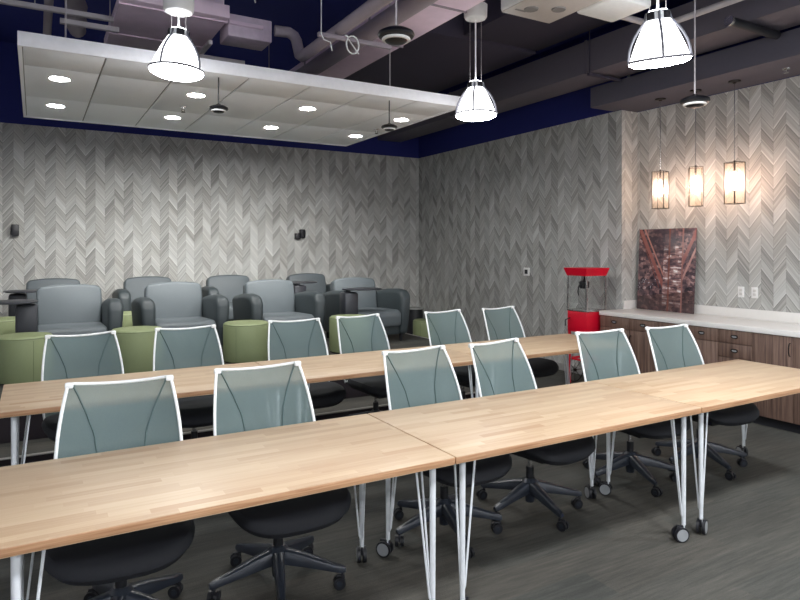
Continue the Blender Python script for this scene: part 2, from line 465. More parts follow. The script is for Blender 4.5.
# ------------------------------------------------------------------ tables
TT, TH = 0.74-FZ, 0.037
def make_table(label, loc):
    t = thing('folding_table', label, 'table', loc, 0, 'butcher block tables in two rows')
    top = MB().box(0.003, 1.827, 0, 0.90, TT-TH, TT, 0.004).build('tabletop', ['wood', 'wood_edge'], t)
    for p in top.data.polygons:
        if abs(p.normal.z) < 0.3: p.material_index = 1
    k = 0
    for cx, ix in ((0.085, 1), (1.745, -1)):
        for cy, iy in ((0.065, 1), (0.80, -1)):
            b = MB().box(cx-0.03 if ix > 0 else cx-0.11, cx+0.11 if ix > 0 else cx+0.03, min(cy-iy*0.03, cy+iy*0.11), max(cy-iy*0.03, cy+iy*0.11), TT-TH-0.006, TT-TH)
            b.cyl((cx, cy, TT-TH-0.004), (cx, cy, 0.10), 0.0155, 0.0125, 16)
            b.cyl((cx, cy, 0.105), (cx, cy, 0.06), 0.009, 0.008, 12)
            for dx, dy in ((ix*0.085, 0.012*iy), (0.012*ix, iy*0.085)):
                b.tube([(cx+dx, cy+dy, TT-TH-0.004), (cx+dx*0.20, cy+dy*0.20, 0.165), (cx+dx*0.06, cy+dy*0.06, 0.14)], 0.0055, 8)
            leg = b.build('leg', 'legw', t)
            a = (0.4, 2.2, 2.75, 1.2)[k]; k += 1
            m = Matrix.Translation((cx, cy, 0)) @ Matrix.Rotation(a, 4, 'Z')
            c = MB()
            for s in (-1, 1):
                c.cyl((0.022, s*0.008, 0.045), (0.022, s*0.026, 0.045), 0.045, n=24, mi=0, mat=m)
                c.cyl((0.022, s*0.0255, 0.045), (0.022, s*0.0275, 0.045), 0.036, n=24, mi=1, mat=m)
            c.box(-0.012, 0.05, -0.007, 0.007, 0.05, 0.098, 0.004, mi=0, mat=m)
            c.build('caster', ['black', 'silver'], leg)
    return t
X0, W = -0.14, 1.83
tb = make_table('front-row wooden table nearest the camera, running off the left edge', (X0, 2.40, FZ))
dup(tb, (X0+W, 2.40, FZ), 0, 'front-row wooden table in the middle, between two seams')
dup(tb, (X0+2*W, 2.40, FZ), 0, 'front-row wooden table at the right end, before the drawer cabinets')
dup(tb, (-0.195, 4.41, FZ), 0, 'second-row wooden table at the left end, beside green ottomans')
dup(tb, (-0.195+W, 4.41, FZ), 0, 'second-row wooden table in the middle, below the tablet armchairs')
dup(tb, (-0.195+2*W, 4.41, FZ), 0, 'second-row wooden table at the right end, beside the popcorn cart')

# ------------------------------------------------------------------ task chairs
def back_pt(s, t):
    z = 0.46+0.566*t
    hw = (0.285+0.075*t-0.110*t*t)*0.885
    y = 0.17+0.07*t+0.125*t*t
    return Vector((s*hw, y-0.055*s*s, z-0.022*(1-s*s)*t**3))
def seam_s(t):
    pts = [(0, .37), (.45, .38), (.6, .43), (.77, .59), (.9, .76), (1, .93)]
    for (a, b), (c, d) in zip(pts, pts[1:]):
        if t <= c: return b+(d-b)*(t-a)/(c-a)
    return .93
def make_chair(label, loc, rz):
    t = thing('task_chair', label, 'office chair', loc, rz, 'mint mesh task chairs along the two table rows')
    t.scale = (1.085, 1.085, 1.085)
    MB().grid(lambda u, v: back_pt(2*u-1, v), 16, 16).build('backrest', 'fabric', t)
    pts = [back_pt(-1, i/14) for i in range(15)]+[back_pt(-1+2*i/14, 1) for i in range(1, 15)]+[back_pt(1, 1-i/14) for i in range(1, 15)]+[back_pt(1-2*i/14, 0) for i in range(1, 14)]
    fr = MB().tube(pts, 0.0078, 8, closed=True)
    for s in (-1, 1):
        c = back_pt(s*0.975, 0.985)
        fr.box(c.x-0.018, c.x+0.018, c.y-0.014, c.y+0.010, c.z-0.012, c.z+0.014, 0.006)
    fr.build('backrest_frame', 'frame_w', t)
    for s in (-1, 1):
        MB().tube([back_pt(s*seam_s(i/24), i/24)+Vector((0, -0.002, 0)) for i in range(25)], 0.0042, 6).build('seam', 'seam', t)
    MB().tube([(0, 0.02, 0.36), (0, 0.16, 0.37), (0, 0.205, 0.43), (0, 0.225, 0.56)], [0.03, 0.028, 0.026, 0.018], 10).box(-0.15, 0.15, 0.178, 0.205, 0.44, 0.475, 0.008).build('back_support', 'black', t)
    def ring(k, z, dz=0.0):
        r = []
        for i in range(40):
            a = 2*PI*i/40; ca, sa = math.cos(a), math.sin(a); e = 2/3.2
            x = 0.284*k*math.copysign(abs(ca)**e, ca); y = -0.115+0.26*k*math.copysign(abs(sa)**e, sa)
            r.append((x, y, z+0.03-0.035*(max(0, -y-0.17)/0.19)**2+0.01*(x/0.27)**2))
        return r
    MB().loft([ring(0.45, 0.372), ring(0.72, 0.374), ring(0.92, 0.392), ring(1.0, 0.425), ring(1.0, 0.442), ring(0.95, 0.466), ring(0.85, 0.474), ring(0.5, 0.470), ring(0.15, 0.468)]).build('seat', 'seat', t)
    MB().box(-0.07, 0.07, -0.16, 0.10, 0.335, 0.404, 0.012).tube([(0.06, 0.02, 0.355), (0.20, 0.0, 0.352), (0.235, -0.005, 0.345)], 0.007, 8).build('tilt_mechanism', 'black', t)
    MB().cyl((0, 0, 0.18), (0, 0, 0.27), 0.024).cyl((0, 0, 0.26), (0, 0, 0.345), 0.014, mi=1).build('gas_lift', ['black', 'chrome'], t)
    MB().lathe([(0, 0.045), (0.028, 0.05), (0.032, 0.10), (0.05, 0.125), (0.05, 0.18), (0.032, 0.2), (0, 0.2)], n=24).build('hub', 'base', t)
    for k in range(5):
        a = R(38+72*k); m = Matrix.Rotation(a, 4, 'Z')
        secs = []
        for x, w, z0, z1 in ((0.03, 0.028, 0.115, 0.185), (0.12, 0.025, 0.105, 0.165), (0.24, 0.020, 0.088, 0.128), (0.315, 0.016, 0.076, 0.108), (0.335, 0.010, 0.078, 0.100)):
            secs.append([(x, -w, z0), (x, w, z0), (x, w, z1-0.010), (x, w*0.6, z1), (x, -w*0.6, z1), (x, -w, z1-0.010)])
        lg = MB().loft(secs, mat=m).build('base_leg', 'base', t, angle=50)
        ca = random.uniform(0, 6.28)
        m2 = m @ Matrix.Translation((0.318, 0, 0)) @ Matrix.Rotation(ca, 4, 'Z')
        c = MB()
        for s in (-1, 1):
            c.cyl((0.015, s*0.006, 0.029), (0.015, s*0.024, 0.029), 0.029, n=20, mat=m2)
            c.cyl((0.015, s*0.0235, 0.029), (0.015, s*0.0255, 0.029), 0.014, n=16, mi=1, mat=m2)
        c.box(-0.012, 0.03, -0.006, 0.006, 0.03, 0.066, 0.003, mat=m2)
        c.cyl((0, 0, 0.06), (0, 0, 0.085), 0.007, n=10, mat=m2)
        c.build('caster', ['black', 'base'], lg)
    return t
front = [(0.348, 3.19, -6, 'mint mesh chair at left front table, its back nearest the left edge'),
         (1.118, 3.22, 0, 'mint mesh chair at left front table, beside the table seam'),
         (2.235, 3.30, 3, 'mint mesh chair at middle front table, just right of the first seam'),
         (2.945, 3.30, 8, 'mint mesh chair at middle front table, left of the second seam'),
         (4.01, 3.345, -5, 'mint mesh chair at right front table, in front of the red popcorn cart'),
         (4.78, 3.28, -4, 'mint mesh chair at right front table, in front of the cabinets')]
back = [(0.345, 5.30, 4, 'mint mesh chair at left second-row table, in front of the tablet armchair'),
        (1.135, 5.33, 0, 'mint mesh chair at left second-row table, between the two left green ottomans in front'),
        (2.13, 5.40, -4, 'mint mesh chair at middle second-row table, right of the third green ottoman'),
        (2.885, 5.45, 5, 'mint mesh chair at middle second-row table, in front of the rightmost big ottoman'),
        (3.91, 5.42, 6, 'mint mesh chair at right second-row table, in front of the corner ottoman'),
        (4.70, 5.44, 6, 'mint mesh chair at right second-row table, nearest the popcorn cart')]
ch = None
for i, (x, y, a, lab) in enumerate(front+back):
    if ch is None: ch = make_chair(lab, (x, y, FZ), R(a))
    else: dup(ch, (x, y, FZ), R(a), lab)

# ------------------------------------------------------------------ lounge armchairs
def make_lounge(label, loc, rz=0.0):
    t = thing('lounge_armchair', label, 'armchair', loc, rz, 'grey lounge armchairs on the platform')
    MB().box(-0.36, 0.36, -0.49, 0.36, 0.10, 0.30, 0.02).build('base', 'vinyl_d', t)
    def crown(x, y, z):
        return (x, y, z+(0.03*(1-(x/0.36)**2)*(1-((y+0.16)/0.46)**2) if z > 0.36 else 0))
    q = [(-0.56, 0.22), (0.20, 0.22), (0.20, 0.43), (-0.48, 0.45), (-0.545, 0.435), (-0.575, 0.39)]
    MB().prism(q, -0.345, 0.345, 'x', 0.035, 3, fn=crown).build('seat_cushion', 'vinyl', t)
    out = [(-0.335, 0.40), (0.335, 0.40), (0.352, 0.70), (0.345, 0.855), (0.30, 0.885), (0.15, 0.905), (0, 0.91), (-0.15, 0.905), (-0.30, 0.885), (-0.345, 0.855), (-0.352, 0.70)]
    tilt = Matrix.Translation((0, 0.13, 0.40)) @ Matrix.Rotation(R(-13), 4, 'X') @ Matrix.Translation((0, -0.13, -0.40))
    def bulge(x, y, z):
        return (x, y-(0.03*(1-(x/0.36)**2)*(1-((z-0.65)/0.3)**2) if y < 0.2 else 0), z)
    MB().prism(out, 0.13, 0.31, 'y', 0.035, 3, mat=tilt, fn=bulge).build('back_cushion', 'vinyl', t)
    for s in (-1, 1):
        poly = [(-0.53, 0.10), (-0.56, 0.40), (-0.565, 0.61), (-0.54, 0.675), (-0.47, 0.715), (-0.30, 0.728), (-0.05, 0.715), (0.36, 0.66), (0.36, 0.10)]
        def tap(x, y, z, s=s):
            k = (0.74-z)/0.64
            return (x-s*0.045*k*max(0, (abs(x)-0.345)/0.175), y, z+0.012*(1-((abs(x)-0.432)/0.09)**2) if z > 0.66 else z)
        MB().prism(poly, s*0.345 if s > 0 else -0.52, 0.52 if s > 0 else -0.345, 'x', 0.055, 5, fn=tap).build('armrest', 'vinyl_d', t)
    MB().prism([(0.30, 0.10), (0.42, 0.10), (0.44, 0.62), (0.36, 0.62)], -0.36, 0.36, 'x', 0.02).build('back_panel', 'vinyl_d', t)
    for x in (-0.40, 0.40):
        for y in (-0.45, 0.32):
            MB().cyl((x, y, 0), (x, y, 0.105), 0.02, 0.028, 14).build('foot', 'black', t)
    return t
def add_tablet(t, ang, ox=0.0):
    """swivel writing tablet on the left armrest of chair t"""
    cx, cy = -0.432, -0.42
    st = MB().box(cx-0.105, cx+0.10, cy-0.15, cy+0.06, 0.28, 0.725, 0.03).cyl((cx, cy-0.02, 0.71), (cx, cy-0.02, 0.755), 0.03).build('tablet_post', 'tablet', t)
    m = Matrix.Translation((cx, cy-0.02, 0.752)) @ Matrix.Rotation(R(ang), 4, 'Z')
    poly = [(-0.11, -0.10), (-0.06, -0.22), (0.05, -0.33), (0.22, -0.36), (0.37, -0.30), (0.42, -0.12), (0.37, 0.06), (0.15, 0.11), (-0.06, 0.06)]
    MB().prism(poly, 0.0, 0.018, 'z', 0.006, 2, mat=m).build('tablet', 'tablet', t)
    return t
YFc, YBc = 8.27, 10.20
pl = make_lounge('grey armchair second from left in the front lounge row', (1.56, YFc, ZP))
dup(pl, (2.84, YFc, ZP), 0, 'grey armchair third from left in the front lounge row')
dup(pl, (1.53, YBc, ZP), 0, 'darker grey armchair against the wall, second from left in back row')
dup(pl, (2.78, YBc, ZP), 0, 'darker grey armchair against the wall, third from left in back row')
a = dup(pl, (0.36, YFc, ZP), 0, 'grey armchair with black swivel tablet, leftmost of the front lounge row'); add_tablet(a, -92)
a = dup(pl, (4.15, YFc, ZP), 0, 'grey armchair with tablet swung over its seat, right end of front row'); add_tablet(a, 25)
a = dup(pl, (0.24, YBc, ZP), 0, 'grey armchair with black tablet, leftmost of the row against the wall'); add_tablet(a, -30)
a = dup(pl, (4.16, YBc, ZP), 0, 'grey armchair with tablet, right end of the row against the wall'); add_tablet(a, 80)

# ------------------------------------------------------------------ ottomans and side table
def make_ottoman(label, loc):
    t = thing('ottoman', label, 'ottoman', loc, 0, 'round green ottomans around the lounge')
    MB().lathe([(0, 0.02), (0.255, 0.02), (0.262, 0.03), (0.262, 0.42), (0.256, 0.442), (0.243, 0.454), (0.15, 0.46), (0, 0.462)], n=40).build('body', 'green', t)
    b = MB()
    for k in range(4):
        a = R(20+90*k); b.tube([(0.2625*math.cos(a), 0.2625*math.sin(a), z) for z in (0.03, 0.2, 0.42)], 0.002, 6)
    b.tube([(0.259*math.cos(2*PI*k/40), 0.259*math.sin(2*PI*k/40), 0.436) for k in range(40)], 0.003, 6, closed=True)
    b.build('piping', 'green_s', t)
    MB().lathe([(0, 0), (0.22, 0), (0.22, 0.025), (0, 0.025)], n=24).build('glide_ring', 'black', t)
    return t
ot = make_ottoman('round green ottoman at the left edge, before the tablet armchair', (-0.10, 7.30, ZP))
dup(ot, (0.955, 7.30, ZP), 0.3, 'round green ottoman in front, between first and second armchairs')
dup(ot, (2.145, 7.30, ZP), 0.5, 'round green ottoman in front, between second and third armchairs')
dup(ot, (3.49, 7.30, ZP), 0.9, 'round green ottoman in front, before the right end tablet armchair')
dup(ot, (-0.33, 9.20, ZP), 0.2, 'green ottoman behind, at left edge below the rear tablet')
dup(ot, (1.13, 9.20, ZP), 0.2, 'green ottoman between the rows, seen past the first armchair arm')
dup(ot, (6.44, 10.10, FZ), 0.2, 'green ottoman on the lower floor beside the platform, near the room corner')
st = thing('side_table', 'dark drum side table with grey top in the room corner', 'side table', (6.47, 10.58, FZ))
MB().lathe([(0, 0), (0.17, 0), (0.165, 0.03), (0.155, 0.62), (0, 0.62)], n=28).build('drum', 'black', st)
MB().lathe([(0, 0.62), (0.178, 0.62), (0.18, 0.63), (0.178, 0.65), (0, 0.652)], n=28).build('top', 'grey_top', st)

# ------------------------------------------------------------------ counter run
CX, CZ = 6.36, 0.86
def pull_cup(y, z):
    b = MB()
    pts = [(CX-0.024, y+0.034*math.cos(2*PI*k/20), z+0.016*math.sin(2*PI*k/20)) for k in range(20)]
    b.tube(pts, 0.0055, 8, closed=True)
    b.box(CX-0.0235, CX-0.018, y-0.027, y+0.027, z-0.010, z+0.010, 0.002, mi=1)
    b.box(CX-0.026, CX-0.018, y-0.034, y+0.034, z+0.006, z+0.018, 0.003)
    return b
def pull_bar(y, z):
    return MB().tube([(CX-0.017, y, z+0.062), (CX-0.035, y, z+0.055), (CX-0.045, y, z+0.02), (CX-0.045, y, z-0.02), (CX-0.035, y, z-0.055), (CX-0.017, y, z-0.062)], 0.006, 8)
def cabinet(label, y1, y0, fronts):
    t = thing('base_cabinet', label, 'cabinet', (0, 0, 0), 0, 'wood-grain base cabinets under the white counter')
    MB().box(CX, XN-0.004, y0+0.001, y1-0.001, FZ+0.10, CZ, 0).box(CX+0.05, XN-0.004, y0+0.001, y1-0.001, FZ, FZ+0.10, mi=1).build('body', ['zeb', 'black'], t)
    for kind, z0, z1, hs in fronts:
        f = MB().box(CX-0.018, CX, y0+0.003, y1-0.003, z0+0.003, z1-0.003, 0.002).build(kind, 'zeb', t)
        if kind == 'drawer': pull_cup((y0+y1)/2, (z0+z1)/2+0.003).build('handle', ['handle', 'silver'], f)
        else: pull_bar(y0+0.028 if hs < 0 else y1-0.028, z1-0.13).build('handle', 'handle', f)
    return t
DR, DOOR = 0.715, FZ+0.10
cabinet('drawer-over-door cabinet at the counter end beside the popcorn cart', 5.768, 5.307, [('drawer', DR, CZ, 0), ('door', DOOR, DR, -1)])
cabinet('drawer-over-door cabinet second from the popcorn cart', 5.307, 4.90, [('drawer', DR, CZ, 0), ('door', DOOR, DR, 1)])
cabinet('drawer-over-door cabinet hidden mostly behind a mint chair', 4.90, 4.52, [('drawer', DR, CZ, 0), ('door', DOOR, DR, -1)])
cabinet('drawer-over-door cabinet left of the drawer stack', 4.52, 4.139, [('drawer', DR, CZ, 0), ('door', DOOR, DR, 1)])
cabinet('cabinet with a stack of four drawers behind the right front table', 4.139, 3.768, [('drawer', DR, CZ, 0), ('drawer', 0.565, DR, 0), ('drawer', 0.34, 0.565, 0), ('drawer', DOOR, 0.34, 0)])
cabinet('full-door cabinet with a dark bar pull, right of the drawers', 3.768, 3.364, [('door', DOOR, CZ, -1)])
cabinet('cabinet cut by the right edge of the photo', 3.364, 2.95, [('door', DOOR, CZ, -1)])
cw = thing('countertop', 'long white quartz countertop with a low backsplash', 'countertop')
MB().box(CX-0.035, XN-0.002, 2.90, YN-0.004, CZ, CZ+0.055, 0.006).build('slab', 'counter', cw)
MB().box(XN-0.022, XN-0.002, 2.90, YN-0.004, CZ+0.055, CZ+0.165, 0.003).box(XR+0.02, XN-0.022, YN-0.024, YN-0.004, CZ+0.055, CZ+0.165, 0.003).build('backsplash', 'counter', cw)
ZT = CZ+0.055
# leaning print
pr = MB().box(0, 0.012, -0.84, 0, 0, 1.06, 0.001).build('art_print', 'art')
pr.location = (XN-0.095, 5.71, ZT+0.001); pr.rotation_euler = (0, R(3.2), 0)
tag(pr, 'unframed abstract picture panel in dark mauve and copper, leaning on the white counter', 'picture')
# outlets and wall devices
for y, lab in ((4.325, 'white wall outlet above the counter, the left one of two'), (4.165, 'white wall outlet above the counter, the right one of two')):
    o = thing('wall_outlet', lab, 'outlet', (XN, y, 1.215), 0, 'white outlets above the counter')
    MB().box(-0.008, 0, -0.038, 0.038, -0.062, 0.062, 0.003).build('cover_plate', 'white', o)
    MB().box(-0.011, -0.008, -0.017, 0.017, 0.006, 0.036, 0.002).box(-0.011, -0.008, -0.017, 0.017, -0.036, -0.006, 0.002).build('socket', 'sock', o)
th = thing('thermostat', 'white framed thermostat with black screen on the right wall', 'thermostat', (XR, 7.64, 1.355))
MB().box(-0.02, 0, -0.065, 0.065, -0.065, 0.065, 0.006).build('housing', 'white', th)
MB().box(-0.023, -0.02, -0.034, 0.034, -0.034, 0.034, 0.003).build('screen', 'black', th)
sp = thing('wall_speaker', 'small black wall speaker near the left edge of the back wall', 'speaker', (-0.25, YB, 1.99))
MB().box(-0.05, 0.05, -0.12, -0.03, -0.085, 0.085, 0.012).build('cabinet', 'black', sp)
MB().box(-0.02, 0.02, -0.035, 0, -0.02, 0.06).build('bracket', 'black', sp)
sp2 = thing('wall_speaker', 'small black two-piece wall speaker in the middle of the back wall', 'speaker', (4.19, YB, 1.99))
MB().box(-0.02, 0.07, -0.11, -0.02, -0.07, 0.085, 0.012, mat=Matrix.Rotation(R(8), 4, 'Z')).build('cabinet', 'black', sp2)
MB().box(-0.10, -0.01, -0.10, 0, -0.095, 0.015, 0.012).build('bracket', 'black', sp2)

# ------------------------------------------------------------------ popcorn machine
pc = thing('popcorn_cart', 'red popcorn machine on a red wheeled stand by the right wall', 'popcorn machine', (6.325, 5.985, 0))
HX, HY = 0.18, 0.175
def frustum(x0, y0, z0, x1, y1, z1):
    return [[(-x0, -y0, z0), (x0, -y0, z0), (x0, y0, z0), (-x0, y0, z0)], [(-x1, -y1, z1), (x1, -y1, z1), (x1, y1, z1), (-x1, y1, z1)]]
MB().loft(frustum(HX, HY, 1.362, HX+0.035, HY+0.028, 1.465)).build('canopy', 'red', pc, smooth=False)
MB().box(-HX+0.006, HX-0.006, -HY+0.006, HY-0.006, 0.622, 0.895, 0.006).build('cabinet_base', 'red', pc)
MB().box(-HX, HX, -HY, HY, 0.895, 0.92, 0.004).build('deck_tray', 'chrome', pc)
for sx in (-1, 1):
    for sy in (-1, 1):
        MB().box(sx*HX-0.009, sx*HX+0.009, sy*HY-0.009, sy*HY+0.009, 0.92, 1.362, mat=Matrix.Translation((-sx*0.009, -sy*0.009, 0))).build('corner_post', 'chrome', pc)
for s in (-1, 1):
    MB().box(-HX+0.02, HX-0.02, s*(HY-0.009)-0.002, s*(HY-0.009)+0.002, 0.925, 1.36).build('glass_panel', 'glass', pc)
    MB().box(s*(HX-0.009)-0.002, s*(HX-0.009)+0.002, -HY+0.02, HY-0.02, 0.925, 1.36).build('glass_panel', 'glass', pc)
k = MB().lathe([(0, 0), (0.05, 0), (0.066, 0.02), (0.068, 0.085), (0.05, 0.10), (0, 0.105)], (-0.02, 0.02, 1.19), 24)
k.build('kettle', 'black', pc)
MB().cyl((-0.02, 0.02, 1.29), (-0.02, 0.02, 1.362), 0.012).tube([(-0.075, 0.02, 1.25), (-0.11, 0.03, 1.22), (-0.115, 0.04, 1.15), (-0.10, 0.04, 1.10)], 0.008, 8).tube([(-0.09, -0.01, 1.362), (-0.09, -0.01, 1.20)], 0.007, 8).build('kettle_arm', 'black', pc)
for sx in (-1, 1):
    for sy in (-1, 1):
        MB().box(sx*0.155-0.014, sx*0.155+0.014, sy*0.15-0.014, sy*0.15+0.014, FZ+0.01, 0.622, 0.003).build('stand_leg', 'red', pc)
b = MB()
for s in (-1, 1):
    b.box(-0.155, 0.155, s*0.15-0.012, s*0.15+0.012, 0.25, 0.275, 0.003).box(s*0.155-0.012, s*0.155+0.012, -0.15, 0.15, 0.25, 0.275, 0.003)
b.build('stand_rail', 'red', pc)
for s in (-1, 1):
    w = MB().tube([(s*0.0, 0, 0)]+[(0, 0, 0.001)], 0.001, 4)
    w = MB()
    cx, cz = -0.02, FZ+0.164
    cy = -0.185 if s < 0 else 0.185
    w.tube([(cx+0.155*math.cos(2*PI*i/28), cy, cz+0.155*math.sin(2*PI*i/28)) for i in range(28)], 0.008, 8, closed=True)
    for i in range(8):
        a = 2*PI*i/8; w.cyl((cx, cy, cz), (cx+0.15*math.cos(a), cy, cz+0.15*math.sin(a)), 0.004, n=6)
    w.cyl((cx, cy-0.015, cz), (cx, cy+0.015, cz), 0.02)
    w.build('wheel', 'handle', pc)
MB().tube([(-0.18, 0.12, 0.80), (-0.26, 0.12, 0.78), (-0.26, 0.12, 0.70)], 0.008, 8).build('push_handle', 'black', pc)

# ------------------------------------------------------------------ suspended white ceiling panel
ZS = 3.22
cx0, cx1, cy0, cy1 = -0.112, 3.94, 5.45, 8.37
cl = thing('suspended_ceiling_panel', 'large floating white tiled ceiling panel with downlights', 'ceiling panel', (0, 0, 0))
b = MB()
FT = 0.028
b.box(cx0, cx1, cy0, cy0+FT, ZS-0.005, ZS+0.105, 0.003).box(cx0, cx1, cy1-FT, cy1, ZS-0.005, ZS+0.105, 0.003)
b.box(cx0, cx0+FT, cy0+FT, cy1-FT, ZS-0.005, ZS+0.105, 0.003).box(cx1-FT, cx1, cy0+FT, cy1-FT, ZS-0.005, ZS+0.105, 0.003)
b.build('fascia', 'fascia', cl)
xs = [cx0+FT, 0.49, 1.067, 1.645, 2.222, 2.80, 3.377, cx1-FT]
ys = [cy0+FT, 6.03, 7.23, cy1-FT]
g = MB().box(cx0+FT, cx1-FT, cy0+FT, cy1-FT, ZS+0.012, ZS+0.03)
g.build('grid', 'grid', cl)
for i in range(7):
    for j in range(3):
        MB().box(xs[i]+0.007, xs[i+1]-0.007, ys[j]+0.002, ys[j+1]-0.002, ZS, ZS+0.012, 0.002).build('ceiling_tile', 'tile', cl)
for x, y, lab in ((0.21, 5.55, 'wire holding the left front corner of the white ceiling panel'), (3.10, 5.55, 'wire holding the right front corner of the white ceiling panel'), (0.30, 8.2, 'wire holding the left rear corner of the white ceiling panel'), (3.70, 8.2, 'wire holding the right rear corner of the white ceiling panel')):
    hw = MB().cyl((0, 0, 0), (0, 0, ZC-ZS-0.03), 0.004, n=6).cyl((0, 0, 0), (0, 0, 0.03), 0.012, n=10).build('hanger_wire', 'strut')
    hw.location = (x, y, ZS+0.03); tag(hw, 'thin ' + lab, 'wire', 'wires holding the white ceiling panel')
dn = None
xn = ['first', 'second', 'third', 'fourth']
for j, y in enumerate((6.355, 7.56)):
    for i, x in enumerate((0.19, 1.37, 2.535, 3.70)):
        lab = '%s recessed downlight from the left in the %s line of the white ceiling panel' % (xn[i], ('front', 'rear')[j])
        if dn is None:
            dn = thing('downlight', lab, 'downlight', (x, y, ZS), 0, 'recessed downlights in the white ceiling panel')
            MB().lathe([(0.080, -0.001), (0.098, -0.001), (0.100, -0.004), (0.096, -0.007), (0.080, -0.004), (0.080, -0.001)], n=32).build('trim_ring', 'white', dn)
            MB().lathe([(0, -0.0015), (0.082, -0.0015), (0.082, -0.0005), (0, -0.0005)], n=32).build('lens', 'down', dn)
            o = dn
        else: o = dup(dn, (x, y, ZS), 0, lab)
        if j == 1:                       # spots added at the rear line to brighten the back wall
            L = bpy.data.lights.new('added_wall_spot', 'SPOT'); L.energy = 240; L.color = (1.0, 0.98, 0.95)
            L.spot_size = R(100); L.spot_blend = 1.0; L.shadow_soft_size = 0.07
            lo = bpy.data.objects.new('added_wall_spot', L); COL.objects.link(lo); lo.parent = o
            lo.location = (0, 0, -0.01); lo.rotation_euler = (R(46), 0, 0)
def sprinkler(label, loc):
    t = thing('sprinkler', label, 'sprinkler', loc, 0, 'sprinkler heads in the white ceiling panel')
    MB().lathe([(0, 0), (0.035, 0), (0.033, -0.008), (0.012, -0.012), (0.010, -0.03), (0, -0.03)], n=20).build('body', 'chrome', t)
    MB().tube([(-0.012, 0, -0.028), (-0.016, 0, -0.045), (0, 0, -0.058), (0.016, 0, -0.045), (0.012, 0, -0.028)], 0.003, 6).cyl((0, 0, -0.058), (0, 0, -0.062), 0.022).build('deflector', 'handle', t)
    return t
s0 = sprinkler('small sprinkler head between the second pair of downlights', (1.36, 6.93, ZS))
dup(s0, (3.71, 6.99, ZS), 0, 'small sprinkler head between the last pair of downlights')

# ------------------------------------------------------------------ dome pendants
PROF = [(0.196, 0.03), (0.186, 0.055), (0.170, 0.10), (0.150, 0.15), (0.128, 0.20), (0.106, 0.245), (0.088, 0.275), (0.078, 0.292)]
def pendant(label, loc, zcan, tilt=(0, 0), rot=0.0, lens='lens'):
    t = thing('dome_pendant', label, 'pendant lamp', loc, 0, 'white dome pendant lamps over the tables')
    h = zcan-loc[2]
    m = Matrix.Rotation(R(tilt[0]), 4, 'X') @ Matrix.Rotation(R(tilt[1]), 4, 'Y') @ Matrix.Rotation(rot, 4, 'Z')
    m = Matrix.Translation((0, 0, 0.34)) @ m @ Matrix.Translation((0, 0, -0.34))
    MB().lathe(PROF, n=40, mat=m).build('lamp_shade', 'shade', t)
    MB().lathe([(0, -0.012), (0.08, -0.008), (0.16, 0.0), (0.192, 0.016), (0.196, 0.029)], n=40, mat=m).build('lens', lens, t)
    MB().lathe([(0.016, 0.3585), (0.058, 0.3545), (0.058, 0.3565), (0.016, 0.3605), (0.016, 0.3585)], n=24, mat=m).build('added_uplight', 'up_fill', t)  # glowing disc added on top to brighten the ceiling
    c = MB()
    for k in range(4):
        a = R(45+90*k)
        c.tube([((r+0.006+0.022*math.sin(PI*min(1, max(0, (z-0.03)/0.262))))*math.cos(a), (r+0.006+0.022*math.sin(PI*min(1, max(0, (z-0.03)/0.262))))*math.sin(a), z) for r, z in PROF]+[(0.07*math.cos(a), 0.07*math.sin(a), 0.345)], 0.009, 6, mat=m)
    c.tube([(0.200*math.cos(2*PI*k/40), 0.200*math.sin(2*PI*k/40), 0.038) for k in range(40)], 0.009, 6, closed=True, mat=m)
    c.build('cage', 'cage', t)
    c = MB().lathe([(0.078, 0.29), (0.074, 0.30), (0.074, 0.345), (0.06, 0.352), (0.02, 0.356), (0, 0.357)], n=28, mi=0, mat=m)
    for k in range(4):
        mk = m @ Matrix.Rotation(R(90*k), 4, 'Z')
        c.box(0.066, 0.078, -0.028, 0.028, 0.297, 0.343, 0.002, mi=1, mat=mk)
    c.build('socket_housing', ['frame_w', 'cavity'], t)
    MB().cyl((0, 0, 0.34), (0, 0, h), 0.008, n=10).build('rod', 'frame_w', t)
    b = MB()
    for s in (-1, 1): b.cyl((s*0.055*0.865, -s*0.055*0.5, 0.345), (s*0.055*0.865, -s*0.055*0.5, h), 0.0018, n=6)
    b.build('cable', 'strut', t)
    MB().lathe([(0, h-0.012), (0.05, h-0.012), (0.10, h), (0.112, h+0.02), (0.115, h+0.13), (0, h+0.13)], n=28).build('canopy', 'white', t)
    MB().cyl((0, 0, h+0.12), (0, 0, ZC-loc[2]), 0.012, n=10).build('drop_rod', 'pipe', t)
    return t
pendant('lit dome pendant lamp before the left half of the white ceiling panel', (0.955, 5.03, 3.035), 3.52, (0, 3))
pendant('lit dome pendant lamp at the right tip of the white ceiling panel', (3.73, 4.96, 2.99), 3.96, (0, -1))
pendant('lit dome pendant lamp on the right, tilted, below the projector', (3.59, 2.77, 2.94), 4.1, (6, -11))
for x, nm in ((0.55, 'left'), (3.15, 'middle'), (5.45, 'right')):  # unseen lamps added for brightness, row set by the table's shadow edge
    pendant('added unseen dome pendant lamp above the camera, %s of three over the front tables' % nm, (x, 1.15, 3.02), 3.7, lens='lens_added')

for x, nm in ((-0.4, 'left'), (2.2, 'middle'), (4.8, 'right')):  # unseen lamps added to light the wall behind for bounce fill
    pendant('added unseen dome pendant lamp at the wall behind the camera, %s of three' % nm, (x, -1.75, 3.02), 3.7, lens='lens_added')

